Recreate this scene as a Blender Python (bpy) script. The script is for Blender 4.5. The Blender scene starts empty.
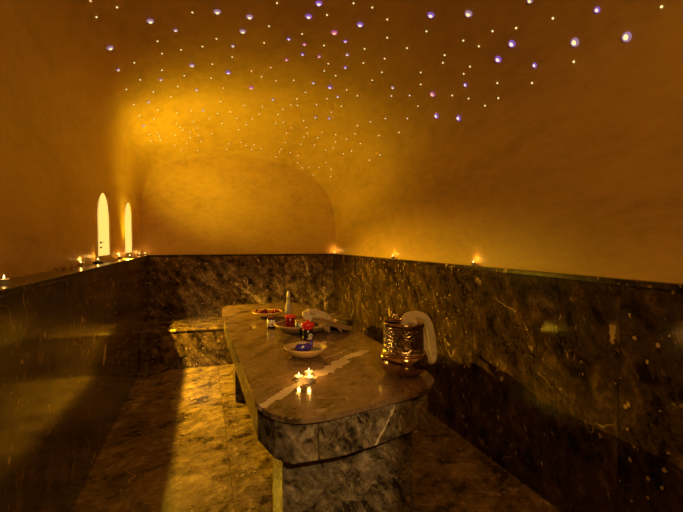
import bpy, bmesh, math, random
from mathutils import Vector, Matrix
from mathutils.bvhtree import BVHTree
random.seed(7)
sc = bpy.context.scene
COL = sc.collection
PI = math.pi

# ------------------------------------------------------------------ camera
F, YAW, PITCH, EYE = 436.0, math.radians(17.5), math.radians(1.84), 1.5
cd = bpy.data.cameras.new('camera'); cam = bpy.data.objects.new('camera', cd); COL.objects.link(cam)
cd.sensor_fit = 'HORIZONTAL'; cd.sensor_width = 36.0; cd.lens = 36.0 * F / 683.0
cd.clip_start = 0.02
cam.location = (0, 0, EYE); cam.rotation_euler = (PI/2 - PITCH, 0, -YAW)
sc.camera = cam

def ray(px, py):
    a, b, c = (px-341.5)/F, 1.0, -(py-256.0)/F
    y = b*math.cos(PITCH) + c*math.sin(PITCH); z = -b*math.sin(PITCH) + c*math.cos(PITCH)
    return Vector((a*math.cos(YAW)+y*math.sin(YAW), -a*math.sin(YAW)+y*math.cos(YAW), z))
def at_z(px, py, z):
    r = ray(px, py); return Vector((0, 0, EYE)) + r*((z-EYE)/r.z)
def at_y(px, py, y):
    r = ray(px, py); return Vector((0, 0, EYE)) + r*(y/r.y)

# ------------------------------------------------------------------ node helper
class NT:
    def __init__(s, name):
        s.m = bpy.data.materials.new(name); s.m.use_nodes = True
        s.t = s.m.node_tree; s.t.nodes.clear()
        s.out = s.t.nodes.new('ShaderNodeOutputMaterial')
    def n(s, typ, **kw):
        nd = s.t.nodes.new('ShaderNode'+typ)
        for k, v in kw.items(): setattr(nd, k, v)
        return nd
    def link(s, a, b): s.t.links.new(a, b)
    def put(s, sock, v):
        if hasattr(v, 'is_output'): s.link(v, sock)
        else: sock.default_value = v
    def math(s, op, a, b=0.0, c=0.0, clamp=False):
        nd = s.n('Math', operation=op, use_clamp=clamp)
        s.put(nd.inputs[0], a); s.put(nd.inputs[1], b); s.put(nd.inputs[2], c)
        return nd.outputs[0]
    def vmath(s, op, a, b=(0, 0, 0), scale=None):
        nd = s.n('VectorMath', operation=op)
        s.put(nd.inputs[0], a)
        if op != 'SCALE': s.put(nd.inputs[1], b)
        if scale is not None: s.put(nd.inputs['Scale'], scale)
        return nd.outputs['Value'] if op in ('DOT_PRODUCT', 'LENGTH', 'DISTANCE') else nd.outputs['Vector']
    def noise(s, vec, scale, detail=3.0, rough=0.55, dist=0.0, color=False):
        nd = s.n('TexNoise'); s.put(nd.inputs['Vector'], vec)
        nd.inputs['Scale'].default_value = scale; nd.inputs['Detail'].default_value = detail
        nd.inputs['Roughness'].default_value = rough; nd.inputs['Distortion'].default_value = dist
        return nd.outputs['Color'] if color else nd.outputs['Fac']
    def ramp(s, fac, stops):
        nd = s.n('ValToRGB'); s.put(nd.inputs[0], fac); e = nd.color_ramp.elements
        while len(e) < len(stops): e.new(0.5)
        for i, (p, c) in enumerate(stops):
            e[i].position = p; e[i].color = (*c, 1) if len(c) == 3 else c
        return nd.outputs[0]
    def step(s, x, lo, hi):
        nd = s.n('MapRange'); nd.clamp = True; nd.interpolation_type = 'SMOOTHSTEP'
        s.put(nd.inputs[0], x); s.put(nd.inputs[1], lo); s.put(nd.inputs[2], hi)
        nd.inputs[3].default_value = 0; nd.inputs[4].default_value = 1
        return nd.outputs[0]
    def mix(s, fac, a, b):
        nd = s.n('Mix', data_type='RGBA'); s.put(nd.inputs[0], fac)
        s.put(nd.inputs[6], (*a, 1) if isinstance(a, tuple) and len(a) == 3 else a)
        s.put(nd.inputs[7], (*b, 1) if isinstance(b, tuple) and len(b) == 3 else b)
        return nd.outputs[2]
    def bsdf(s, color, rough=0.5, metal=0.0, spec=0.5, bump=None, bump_d=0.01, **kw):
        p = s.n('BsdfPrincipled')
        s.put(p.inputs['Base Color'], (*color, 1) if isinstance(color, tuple) and len(color) == 3 else color)
        s.put(p.inputs['Roughness'], rough); s.put(p.inputs['Metallic'], metal)
        p.inputs['Specular IOR Level'].default_value = spec
        for k, v in kw.items(): s.put(p.inputs[k.replace('_', ' ')], v)
        if bump is not None:
            b = s.n('Bump'); b.inputs['Distance'].default_value = bump_d; b.inputs['Strength'].default_value = 1
            s.link(bump, b.inputs['Height']); s.link(b.outputs[0], p.inputs['Normal'])
        s.link(p.outputs[0], s.out.inputs[0])
        return p

def simple(name, color, rough=0.5, metal=0.0, spec=0.5, grain=0.0, gscale=40, **kw):
    t = NT(name); pos = t.n('TexCoord').outputs['Object']
    f = t.noise(pos, gscale, 4)
    dark = tuple(c*(1-grain) for c in color)
    t.bsdf(t.mix(f, dark, color), rough, metal, spec, **kw)
    return t.m

def glow(name, color, strength, spot=False):
    t = NT(name); e = t.n('Emission'); e.inputs[0].default_value = (*color, 1); e.inputs[1].default_value = strength
    t.link(e.outputs[0], t.out.inputs[0]); return t.m

# ------------------------------------------------------------------ stone
def marble(name, dark, mid, light, cream, axis=None, size=1.0, off=0.0, axis2=None, size2=1.0, off2=0.0, tilt=(0, 0.9, 0),
           rough=0.10, fleck=1.0, stretch=(2.2, 5, 2.2), veins=(), vein_amt=1.0, seam=0.004, spec=0.32, broken=False):
    t = NT(name)
    pos = t.n('NewGeometry').outputs['Position']
    sep = t.n('SeparateXYZ'); t.link(pos, sep.inputs[0])
    p = pos; seamf = None
    for ax, sz, of in ((axis, size, off), (axis2, size2, off2)):
        if ax is None: continue
        u = t.math('DIVIDE', t.math('SUBTRACT', sep.outputs[ax], of), sz)
        idx = t.math('FLOOR', u)
        comb = t.n('CombineXYZ')
        t.put(comb.inputs[0], t.math('MULTIPLY', idx, 7.31)); t.put(comb.inputs[1], t.math('MULTIPLY', idx, 3.17)); t.put(comb.inputs[2], t.math('MULTIPLY', idx, 5.73))
        p = t.vmath('ADD', p, comb.outputs[0])
        fr = t.math('FRACT', u)
        d = t.math('MULTIPLY', t.math('MINIMUM', fr, t.math('SUBTRACT', 1.0, fr)), sz)
        sm = t.math('SUBTRACT', 1.0, t.step(d, seam*0.3, seam))
        seamf = sm if seamf is None else t.math('MAXIMUM', seamf, sm)
    w = t.vmath('SUBTRACT', t.noise(p, 2.2, 5, 0.6, color=True), (0.5, 0.5, 0.5))
    pw = t.vmath('ADD', p, t.vmath('SCALE', w, scale=0.20))
    mp = t.n('Mapping', vector_type='TEXTURE'); mp.inputs['Rotation'].default_value = tilt; mp.inputs['Scale'].default_value = tuple(2.0/c for c in stretch)
    t.link(pw, mp.inputs[0]); ps = mp.outputs[0]
    a = t.noise(ps, 3.8, 12, 0.74)
    b = t.noise(pw, 5.5, 10, 0.74)
    c3 = t.noise(pw, 15, 7, 0.72)
    base = t.ramp(t.math('ADD', t.math('ADD', t.math('MULTIPLY', a, 0.48), t.math('MULTIPLY', b, 0.27)), t.math('MULTIPLY', c3, 0.25)),
                  [(0.445, tuple(c*0.45 for c in dark)), (0.475, tuple((c+d)/2 for c, d in zip(dark, mid))), (0.515, mid), (0.585, light)])
    # fine bright grains strung along the streaks
    g = t.step(t.noise(ps, 16, 4, 0.6), 0.635, 0.70)
    g = t.math('MULTIPLY', g, t.step(t.noise(p, 2.3, 3), 0.45, 0.6))
    # black branching crackle
    cr = t.noise(pw, 7, 5, 0.6)
    crk = t.math('SUBTRACT', 1.0, t.step(t.math('ABSOLUTE', t.math('SUBTRACT', cr, 0.5)), 0.004, 0.02))
    crk = t.math('MULTIPLY', crk, t.step(t.noise(p, 1.7, 2), 0.46, 0.62))
    base = t.mix(t.math('MULTIPLY', crk, 0.8), base, tuple(c*0.3 for c in dark))
    # thin veins
    v = t.noise(pw, 1.1, 4, 0.5)
    vn = t.math('SUBTRACT', 1.0, t.step(t.math('ABSOLUTE', t.math('SUBTRACT', v, 0.5)), 0.0008, 0.0034))
    vn = t.math('MULTIPLY', vn, t.step(t.noise(p, 2.6, 3), 0.54, 0.64))
    # flecks
    vo = t.n('TexVoronoi'); t.put(vo.inputs['Vector'], t.vmath('ADD', pw, t.vmath('SCALE', t.vmath('SUBTRACT', t.noise(p, 22, 2, color=True), (0.5,)*3), scale=0.05)))
    vo.inputs['Scale'].default_value = 13.0
    fl = t.math('SUBTRACT', 1.0, t.step(vo.outputs['Distance'], 0.10, 0.17))
    fl = t.math('MULTIPLY', fl, t.step(t.noise(p, 3.1, 2), 0.50, 0.60))
    # tiny specks
    v2 = t.n('TexVoronoi'); t.put(v2.inputs['Vector'], t.vmath('ADD', p, t.vmath('SCALE', t.vmath('SUBTRACT', t.noise(p, 50, 2, color=True), (0.5,)*3), scale=0.02)))
    v2.inputs['Scale'].default_value = 30.0
    s3 = t.n('SeparateColor'); t.link(v2.outputs['Color'], s3.inputs[0])
    sz = t.math('MULTIPLY', t.step(s3.outputs[0], 0.80, 1.0), 0.34)
    sk = t.math('MULTIPLY', t.math('SUBTRACT', 1.0, t.step(t.math('SUBTRACT', v2.outputs['Distance'], sz), -0.05, 0.03)), t.step(s3.outputs[0], 0.80, 0.82))
    fl = t.math('MAXIMUM', fl, t.math('MULTIPLY', sk, t.step(t.noise(p, 2.0, 3), 0.42, 0.6)))
    # small cream pools
    pl = t.step(t.noise(ps, 4.2, 6, 0.55), 0.65, 0.69)
    pl = t.math('MULTIPLY', pl, t.step(t.noise(p, 1.9, 1), 0.5, 0.6))
    mark = t.math('MAXIMUM', t.math('MAXIMUM', t.math('MULTIPLY', g, 0.6*fleck), t.math('MULTIPLY', vn, 0.8*vein_amt)), t.math('MAXIMUM', t.math('MULTIPLY', fl, 0.8*fleck), t.math('MULTIPLY', pl, 0.8*fleck)))
    # individual broad veins of this block: (A, B, half width)
    if veins:
        wob = t.vmath('SCALE', t.vmath('SUBTRACT', t.noise(pos, 5.5, 6, 0.65, color=True), (0.5,)*3), scale=0.11)
        q = t.vmath('ADD', pos, wob)
        br = t.noise(pos, 9, 4, 0.6)
        for A, B, hw in veins:
            A = Vector(A); B = Vector(B); AB = B-A
            rel = t.vmath('SUBTRACT', q, tuple(A))
            h = t.math('DIVIDE', t.vmath('DOT_PRODUCT', rel, tuple(AB)), AB.length_squared, clamp=True)
            dist = t.vmath('LENGTH', t.vmath('SUBTRACT', rel, t.vmath('SCALE', tuple(AB), scale=h)))
            wid = t.math('MULTIPLY', t.math('SUBTRACT', br, 0.22), hw*3.4)
            k = t.math('SUBTRACT', 1.0, t.step(t.math('SUBTRACT', dist, wid), -0.003, 0.003))
            if broken: k = t.math('MULTIPLY', k, t.step(t.noise(pos, 26, 5, 0.7), 0.44, 0.54))
            mark = t.math('MAXIMUM', mark, t.math('MULTIPLY', k, 0.9))
    col = t.mix(mark, base, cream)
    if seamf is not None: col = t.mix(t.math('MULTIPLY', seamf, 0.75), col, tuple(c*0.5 for c in dark))
    rg = t.math('ADD', rough, t.math('MULTIPLY', t.noise(pos, 6, 3), 0.06))
    t.bsdf(col, rg, 0, spec)
    return t.m

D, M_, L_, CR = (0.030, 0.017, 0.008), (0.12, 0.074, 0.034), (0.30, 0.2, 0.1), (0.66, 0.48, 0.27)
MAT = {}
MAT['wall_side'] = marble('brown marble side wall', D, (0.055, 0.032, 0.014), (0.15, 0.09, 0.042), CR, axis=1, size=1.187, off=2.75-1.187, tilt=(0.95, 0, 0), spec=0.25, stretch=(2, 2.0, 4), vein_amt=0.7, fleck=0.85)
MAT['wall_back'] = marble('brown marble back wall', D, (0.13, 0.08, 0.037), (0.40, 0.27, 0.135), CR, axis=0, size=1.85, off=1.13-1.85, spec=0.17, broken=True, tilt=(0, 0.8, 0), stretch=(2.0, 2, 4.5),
                          veins=[((0.42, 6.374, 0.92), (0.83, 6.374, 0.60), 0.022), ((0.52, 6.374, 1.02), (0.60, 6.374, 0.85), 0.025), ((1.40, 6.374, 1.28), (1.52, 6.374, 1.02), 0.02), ((1.72, 6.374, 0.80), (1.76, 6.374, 0.5), 0.025), ((0.8, 6.374, 0.72), (1.02, 6.374, 0.95), 0.005)])
MAT['floor'] = marble('brown marble floor', (0.11,0.07,0.032), (0.21, 0.138, 0.065), (0.40, 0.275, 0.135), CR, axis=1, size=0.78, off=0.21, axis2=0, size2=0.9, off2=0.15, tilt=(0, 0, 0.8), stretch=(2, 3.6, 2), rough=0.16, spec=0.24, fleck=0.7, seam=0.003)
MAT['bench'] = marble('brown marble bench', D, M_, L_, CR, axis=0, size=1.3, off=-0.72, tilt=(0, 0.8, 0.5), stretch=(2, 4, 3.5), rough=0.13, spec=0.26)
MAT['top'] = marble('brown marble table top', (0.12, 0.07, 0.035), (0.185, 0.112, 0.058), (0.25, 0.16, 0.09), (0.66, 0.52, 0.36), tilt=(0, 0, 0.9), stretch=(1.6, 5, 2), rough=0.13, fleck=0.1, vein_amt=0.35, spec=0.34,
                    veins=[((0.22, 1.86, 0.8), (0.46, 2.12, 0.8), 0.021), ((0.46, 2.12, 0.8), (0.78, 2.42, 0.8), 0.036), ((0.72, 2.40, 0.8), (0.98, 2.62, 0.8), 0.028), ((0.68, 2.52, 0.8), (0.96, 2.70, 0.8), 0.006)])
for key, kw in (('apron', dict(axis=0, size=0.62, off=-0.18)), ('pedestal', {})):
    MAT[key] = marble('streaked marble '+key, (0.055, 0.039, 0.025), (0.15, 0.112, 0.072), (0.34, 0.26, 0.175), (0.62, 0.5, 0.36), tilt=(0, 0.85, 0), stretch=(4, 4, 13), rough=0.2, spec=0.22, fleck=0.35, vein_amt=0.4,
                      veins=[((0.83, y_, 0.79), (0.715, y_-0.02, 0.60), 0.008) for y_ in (1.74, 1.765, 1.79, 1.815)] if key == 'apron' else (), **kw)
MAT['ledge'] = marble('brown marble ledge cap', D, (0.05, 0.03, 0.014), (0.11, 0.07, 0.034), CR, axis=1, size=1.28, off=0.2, rough=0.18, spec=0.25, fleck=0.5)

# plaster
t = NT('ochre tadelakt plaster'); pos = t.n('NewGeometry').outputs['Position']
mp = t.n('Mapping'); mp.inputs['Scale'].default_value = (1.0, 0.55, 1.6); t.link(pos, mp.inputs[0])
n1 = t.noise(mp.outputs[0], 2.0, 7, 0.62, 0.4); n2 = t.noise(mp.outputs[0], 13, 5, 0.6); n3 = t.noise(pos, 1.1, 2)
f = t.math('ADD', t.math('MULTIPLY', n1, 0.6), t.math('MULTIPLY', n2, 0.4))
col = t.ramp(f, [(0.33, (0.50, 0.32, 0.095)), (0.5, (0.64, 0.425, 0.135)), (0.7, (0.74, 0.51, 0.175))])
bmpf = t.math('ADD', t.math('MULTIPLY', n1, 0.6), t.math('MULTIPLY', n2, 0.12))
t.bsdf(col, t.math('ADD', 0.36, t.math('MULTIPLY', n2, 0.15)), 0, 0.35, bump=bmpf, bump_d=0.02)
MAT['plaster'] = t.m

# ------------------------------------------------------------------ mesh helpers
def link(name, bm, mat, parent=None, smooth=False):
    bmesh.ops.recalc_face_normals(bm, faces=bm.faces[:])
    me = bpy.data.meshes.new(name); bm.to_mesh(me); bm.free()
    for p in me.polygons: p.use_smooth = smooth
    for m in (mat if isinstance(mat, (list, tuple)) else [mat]): me.materials.append(m)
    o = bpy.data.objects.new(name, me); COL.objects.link(o)
    if parent is not None: o.parent = parent
    return o
def tag(o, label=None, cat=None, group=None, kind=None):
    if label: o['label'] = label
    if cat: o['category'] = cat
    if group: o['group'] = group
    if kind: o['kind'] = kind
    return o
def thing(name, loc, label, cat, group=None, rz=0.0):
    o = bpy.data.objects.new(name, None); COL.objects.link(o); o.location = loc; o.rotation_euler = (0, 0, rz)
    o.empty_display_size = 0.05
    return tag(o, label, cat, group)
def copy_tree(o, parent=None):
    c = o.copy(); COL.objects.link(c)
    if parent is not None:
        c.parent = parent; c.matrix_parent_inverse = o.matrix_parent_inverse.copy()
    for ch in list(o.children): copy_tree(ch, c)
    return c
def box(bm, x0, x1, y0, y1, z0, z1, bev=0.0):
    g = bmesh.ops.create_cube(bm, size=1.0)
    for v in g['verts']:
        v.co = Vector(((x0+x1)/2 + v.co.x*(x1-x0), (y0+y1)/2 + v.co.y*(y1-y0), (z0+z1)/2 + v.co.z*(z1-z0)))
    if bev:
        es = list({e for v in g['verts'] for e in v.link_edges})
        bmesh.ops.bevel(bm, geom=es, offset=bev, segments=2, affect='EDGES', profile=0.5)
    return bm
def lathe(bm, prof, seg=32, sx=1.0, sy=1.0, c=(0, 0, 0), closed=False):
    rows = []
    for r, z in prof:
        if r < 1e-6: rows.append([bm.verts.new((c[0], c[1], c[2]+z))])
        else: rows.append([bm.verts.new((c[0]+r*sx*math.cos(2*PI*i/seg), c[1]+r*sy*math.sin(2*PI*i/seg), c[2]+z)) for i in range(seg)])
    pairs = list(zip(rows, rows[1:]))
    if closed: pairs.append((rows[-1], rows[0]))
    for a, b in pairs:
        for i in range(seg):
            j = (i+1) % seg
            if len(a) == 1 and len(b) == 1: continue
            if len(a) == 1: bm.faces.new((a[0], b[i], b[j]))
            elif len(b) == 1: bm.faces.new((a[i], a[j], b[0]))
            else: bm.faces.new((a[i], a[j], b[j], b[i]))
    return bm
def catmull(pts, n=6, closed=False):
    P = [Vector(p) for p in pts]; out = []
    N = len(P); rng = range(N if closed else N-1)
    for i in rng:
        p0 = P[(i-1) % N] if closed or i > 0 else P[0]*2-P[1]
        p1 = P[i]; p2 = P[(i+1) % N]
        p3 = P[(i+2) % N] if closed or i+2 < N else P[-1]*2-P[-2]
        for k in range(n):
            u = k/n
            out.append(0.5*((2*p1)+(p2-p0)*u+(2*p0-5*p1+4*p2-p3)*u*u+(3*p1-p0-3*p2+p3)*u**3))
    if not closed: out.append(P[-1])
    return out
def tube(bm, pts, rad, seg=10, flat=1.0, up=Vector((0, 0, 1)), cap=True):
    """tube along pts; rad is a number or a list; flat squeezes the section along `up`-ish normal"""
    P = [Vector(p) for p in pts]; rings = []
    nrm = None
    for i, p in enumerate(P):
        tn = (P[min(i+1, len(P)-1)]-P[max(i-1, 0)]).normalized()
        if nrm is None:
            nrm = up - tn*up.dot(tn)
            if nrm.length < 1e-3: nrm = Vector((1, 0, 0)) - tn*tn.x
        else: nrm = nrm - tn*nrm.dot(tn)
        nrm.normalize(); bn = tn.cross(nrm)
        r = rad[i] if isinstance(rad, (list, tuple)) else rad
        rings.append([bm.verts.new(p + nrm*(r*flat*math.cos(2*PI*k/seg)) + bn*(r*math.sin(2*PI*k/seg))) for k in range(seg)])
    for a, b in zip(rings, rings[1:]):
        for k in range(seg): bm.faces.new((a[k], a[(k+1) % seg], b[(k+1) % seg], b[k]))
    if cap:
        bm.faces.new(rings[0]); bm.faces.new(rings[-1])
    return bm
def prism(bm, poly, z0, z1):
    a = [bm.verts.new((p[0], p[1], z0)) for p in poly]; b = [bm.verts.new((p[0], p[1], z1)) for p in poly]
    bm.faces.new(a); bm.faces.new(b); N = len(poly)
    for i in range(N): bm.faces.new((a[i], a[(i+1) % N], b[(i+1) % N], b[i]))
    return bm
def ball(bm, c, r, s=(1, 1, 1), sub=2):
    g = bmesh.ops.create_icosphere(bm, subdivisions=sub, radius=r)
    for v in g['verts']: v.co = Vector((v.co.x*s[0]+c[0], v.co.y*s[1]+c[1], v.co.z*s[2]+c[2]))
    return bm

# ------------------------------------------------------------------ room shell
XL, XR, YB, YE, LZ = -0.72, 1.88, 6.374, -1.0, 1.325
def struct(name, bm, mat, smooth=False): return tag(link(name, bm, mat, None, smooth), kind='structure')

struct('floor', box(bmesh.new(), -1.3, 2.3, YE-0.1, YB+0.2, -0.1, 0.0), MAT['floor'])
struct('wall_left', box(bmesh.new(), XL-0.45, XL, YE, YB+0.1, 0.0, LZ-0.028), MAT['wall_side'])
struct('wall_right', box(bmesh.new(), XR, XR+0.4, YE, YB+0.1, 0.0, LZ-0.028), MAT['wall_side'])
struct('wall_back', box(bmesh.new(), XL, XR, YB, YB+0.1, 0.0, LZ-0.028), MAT['wall_back'])
struct('trim_1', box(bmesh.new(), XL-0.45, XL+0.008, YE, YB+0.1, LZ-0.028, LZ, 0.004), MAT['ledge'])
struct('trim_2', box(bmesh.new(), XR-0.012, XR+0.4, YE, YB+0.1, LZ-0.028, LZ, 0.004), MAT['ledge'])
struct('trim_3', box(bmesh.new(), XL+0.008, XR-0.012, YB-0.008, YB+0.1, LZ-0.028, LZ, 0.004), MAT['ledge'])

# vault: cross-section at the end wall, swelling upward away from it
XB = 0.565
prof_end = [(-0.80, 1.325), (-0.80, 1.6), (-0.802, 1.85), (-0.792, 2.06), (-0.69, 2.36), (-0.50, 2.55), (-0.04, 2.675), (0.50, 2.706),
            (1.07, 2.65), (1.50, 2.48), (1.79, 2.22), (1.90, 1.9), (1.922, 1.6), (1.922, 1.325)]
pe = catmull([(p[0], 0, p[1]) for p in prof_end], 5)
def section(y, grow=0.0):
    u = max(0.0, min(1.0, (y-4.75)/(YB+0.012-4.75)))
    k = math.sqrt(max(0.0, 1-u*u))            # quarter-round swelling
    out = []
    for p in pe:
        h = max(0.0, min(1.0, (p.z-1.6)/1.1)); h = h*h*(3-2*h)
        z = p.z + 0.27*k*h
        x = p.x
        sh = max(0.0, min(1.0, (p.z-1.95)/0.42))
        x += (0.09 if x > XB else -0.09)*k*sh*min(1.0, abs(p.x-XB)/0.9)
        if p.x < XB: x += -0.095*max(0.0, min(1.0, (5.9-y)/3.0))**0.8 * min(1.0, abs(p.x-XB)/1.2)
        if grow:
            d = Vector((p.x-XB, p.z-1.3))
            if p.z < 1.7: x += math.copysign(grow, p.x-XB)
            else:
                d.normalize(); x += d.x*grow; z += d.y*grow
        out.append(Vector((x, y, z)))
    return out
ys = [YE] + [YE + (4.75-YE)*i/16 for i in range(1, 17)] + [4.75+(YB+0.012-4.75)*math.sin(PI/2*i/18) for i in range(1, 19)]
bm = bmesh.new(); rin = []; rout = []
for y in ys:
    rin.append([bm.verts.new(v) for v in section(y)]); rout.append([bm.verts.new(v) for v in section(y, 0.22)])
K = len(pe)
for A, flip in ((rin, 0), (rout, 1)):
    for a, b in zip(A, A[1:]):
        for i in range(K-1): bm.faces.new((a[i], a[i+1], b[i+1], b[i]))
for a, b, c, d in zip(rin, rin[1:], rout, rout[1:]):
    for i in (0, K-1): bm.faces.new((a[i], b[i], d[i], c[i]))
for e in (0, -1):
    for i in range(K-1): bm.faces.new((rin[e][i], rin[e][i+1], rout[e][i+1], rout[e][i]))
vault = struct('ceiling', bm, MAT['plaster'], True)

# window openings in the left side of the vault
WIN = [(4.17, 4.62, 1.375, 1.945), (5.29, 5.71, 1.375, 1.955)]
def arch_poly(y0, y1, z0, z1, g=0.0):
    yc = (y0+y1)/2; hw = (y1-y0)/2+g; zs = z1-0.27; pts = [(yc-hw, z0-g), (yc+hw, z0-g)]
    for i in range(0, 17):
        a = PI*i/16; pts.append((yc+hw*math.cos(a), zs+(0.27+g)*math.sin(a)**0.85 if 0 < i < 16 else zs))
    return pts
def arch_prism(bm, poly, x0, x1):
    a = [bm.verts.new((x0, p[0], p[1])) for p in poly]; b = [bm.verts.new((x1, p[0], p[1])) for p in poly]
    bm.faces.new(a); bm.faces.new(b); N = len(poly)
    for i in range(N): bm.faces.new((a[i], a[(i+1) % N], b[(i+1) % N], b[i]))
    return bm
for w in WIN:
    cut = link('cutter', arch_prism(bmesh.new(), arch_poly(*w), -1.6, -0.6), MAT['plaster'])
    md = vault.modifiers.new('cut', 'BOOLEAN'); md.object = cut; md.operation = 'DIFFERENCE'; md.solver = 'EXACT'
    bpy.context.view_layer.update()
    ev = vault.evaluated_get(bpy.context.evaluated_depsgraph_get())
    nm = bpy.data.meshes.new_from_object(ev); vault.modifiers.clear(); vault.data = nm
    bpy.data.objects.remove(cut)
nm.materials.clear(); nm.materials.append(MAT['plaster'])
for p in nm.polygons: p.use_smooth = abs(p.normal.y) < 0.9 and len(p.vertices) < 8
bmv = bmesh.new(); bmv.from_mesh(vault.data); BVH = BVHTree.FromBMesh(bmv)
nm.set_sharp_from_angle(angle=math.radians(35))
def wall_x(y, z):
    h = BVH.ray_cast(Vector((0.5, y, z)), Vector((-1, 0, 0))); return h[0].x
struct('wall_end', box(bmesh.new(), -1.3, 2.4, YB+0.012, YB+0.12, LZ, 3.3), MAT['plaster'])

# windows: frame, pane, latch
mat_pane = glow('lit frosted window glass', (1.0, 0.60, 0.125), 1.35)
mat_frame = simple('pale painted frame', (0.62, 0.45, 0.2), 0.5, grain=0.1)
mat_dark = simple('dark iron', (0.03, 0.022, 0.015), 0.45, 0.6)
for i, w in enumerate(WIN):
    xw = (wall_x(w[0]-0.06, w[2])+wall_x(w[1]+0.06, w[2]))/2
    yc = (w[0]+w[1])/2
    o = thing('window_%d' % (i+1), (xw-0.003, yc, w[2]), None, None); o['kind'] = 'structure'
    xt = (wall_x(w[0]-0.06, w[3]-0.10)+wall_x(w[1]+0.06, w[3]-0.10))/2; o.rotation_euler = (0, math.atan2(xt-xw, w[3]-0.10-w[2]), 0)
    loc = lambda poly: [(p[0]-yc, p[1]-w[2]) for p in poly]
    link('pane', arch_prism(bmesh.new(), loc(arch_poly(w[0], w[1], w[2], w[3], -0.001)), -0.012, 0.0), mat_pane, o)
    outer = loc(arch_poly(*w, -0.001)); inner = loc(arch_poly(*w, -0.005)); b = bmesh.new()
    for xa, xb in ((0.0, 0.002),):
        A = [[b.verts.new((x, p[0], p[1])) for p in pl] for x in (xa, xb) for pl in (outer, inner)]
        N = len(outer)
        for k in range(N):
            j = (k+1) % N
            for s, d in ((0, 1), (1, 3), (3, 2), (2, 0)): b.faces.new((A[s][k], A[s][j], A[d][j], A[d][k]))
    link('window_frame', b, mat_frame, o)
    if i == 0:
        b = bmesh.new(); box(b, 0.0, 0.010, -0.172, -0.156, 0.11, 0.130, 0.003); tube(b, [(0.008, -0.165, 0.122), (0.018, -0.145, 0.124), (0.018, -0.125, 0.123)], 0.0035, 8)
        box(b, 0.0, 0.012, -0.172, -0.152, 0.070, 0.085, 0.002)
        link('latch', b, mat_dark, o)

# wall behind the camera; its gap is shaped to cut the added spot's beam
bm = bmesh.new(); J0, J1, JH = -0.145, 0.215, 2.88
box(bm, -1.3, J0, YE-0.1, YE, 0, 3.3); box(bm, J1, 2.4, YE-0.1, YE, 0, 3.3); box(bm, J0, J1, YE-0.1, YE, JH, 3.3)
struct('wall_entry', bm, MAT['plaster'])

# ------------------------------------------------------------------ bench along the back wall
bn = thing('stone_bench', (0.58, 5.44, 0), 'long brown marble bench built along the back wall under the vault', 'bench')
def rel(bm, o):
    for v in bm.verts: v.co -= o.location
    return bm
link('bench_front', rel(box(bmesh.new(), XL+0.002, XR-0.002, 5.452, YB-0.003, 0, 0.443), bn), MAT['bench'], bn)
link('bench_seat', rel(box(bmesh.new(), XL+0.002, XR-0.002, 5.437, YB-0.003, 0.443, 0.470, 0.006), bn), MAT['bench'], bn)

# ------------------------------------------------------------------ massage table
HT = 0.80
poly = [(0.207, 1.964), (0.219, 1.873), (0.255, 1.765), (0.33, 1.690), (0.436, 1.672), (0.55, 1.695), (0.76, 1.755), (0.95, 1.815), (1.045, 1.868),
        (1.118, 1.975), (1.150, 2.15), (1.155, 2.5), (1.153, 3.0), (1.150, 3.7), (1.125, 4.3), (1.075, 4.72), (1.00, 4.90), (0.88, 4.965), (0.62, 4.975),
        (0.40, 4.975), (0.27, 4.945), (0.195, 4.82), (0.170, 4.60), (0.166, 4.2), (0.180, 3.4), (0.195, 2.6)]
tb = thing('massage_table', (0.66, 3.3, 0), 'long marble massage slab table with rounded corners in the middle of the room', 'table')
sp = [(p.x, p.y) for p in catmull([(x, y, 0) for x, y in poly], 5, True)]
def inset(pl, d):
    N = len(pl); out = []
    for i in range(N):
        a, b = Vector(pl[i-1]), Vector(pl[(i+1) % N]); tn = (b-a).normalized(); out.append((pl[i][0]-tn.y*d, pl[i][1]+tn.x*d))
    return out
bm = prism(bmesh.new(), sp, HT-0.022, HT)
es = [e for e in bm.edges if abs(e.verts[0].co.z-e.verts[1].co.z) < 1e-6]
bmesh.ops.bevel(bm, geom=es, offset=0.007, segments=3, affect='EDGES', profile=0.5)
o = link('table_top', rel(bm, tb), MAT['top'], tb, True); o.data.set_sharp_from_angle(angle=math.radians(50))
link('apron', rel(prism(bmesh.new(), inset([p for i, p in enumerate(poly) if i not in (1, 4, 7, 9)], 0.017), 0.606, HT-0.022), tb), MAT['apron'], tb)
for y0, y1, x0, x1 in ((1.94, 2.24, 0.330, 0.985), (4.14, 4.46, 0.266, 0.95)):
    link('pedestal', rel(box(bmesh.new(), x0, x1, y0, y1, 0, 0.606, 0.004), tb), MAT['pedestal'], tb)

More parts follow.
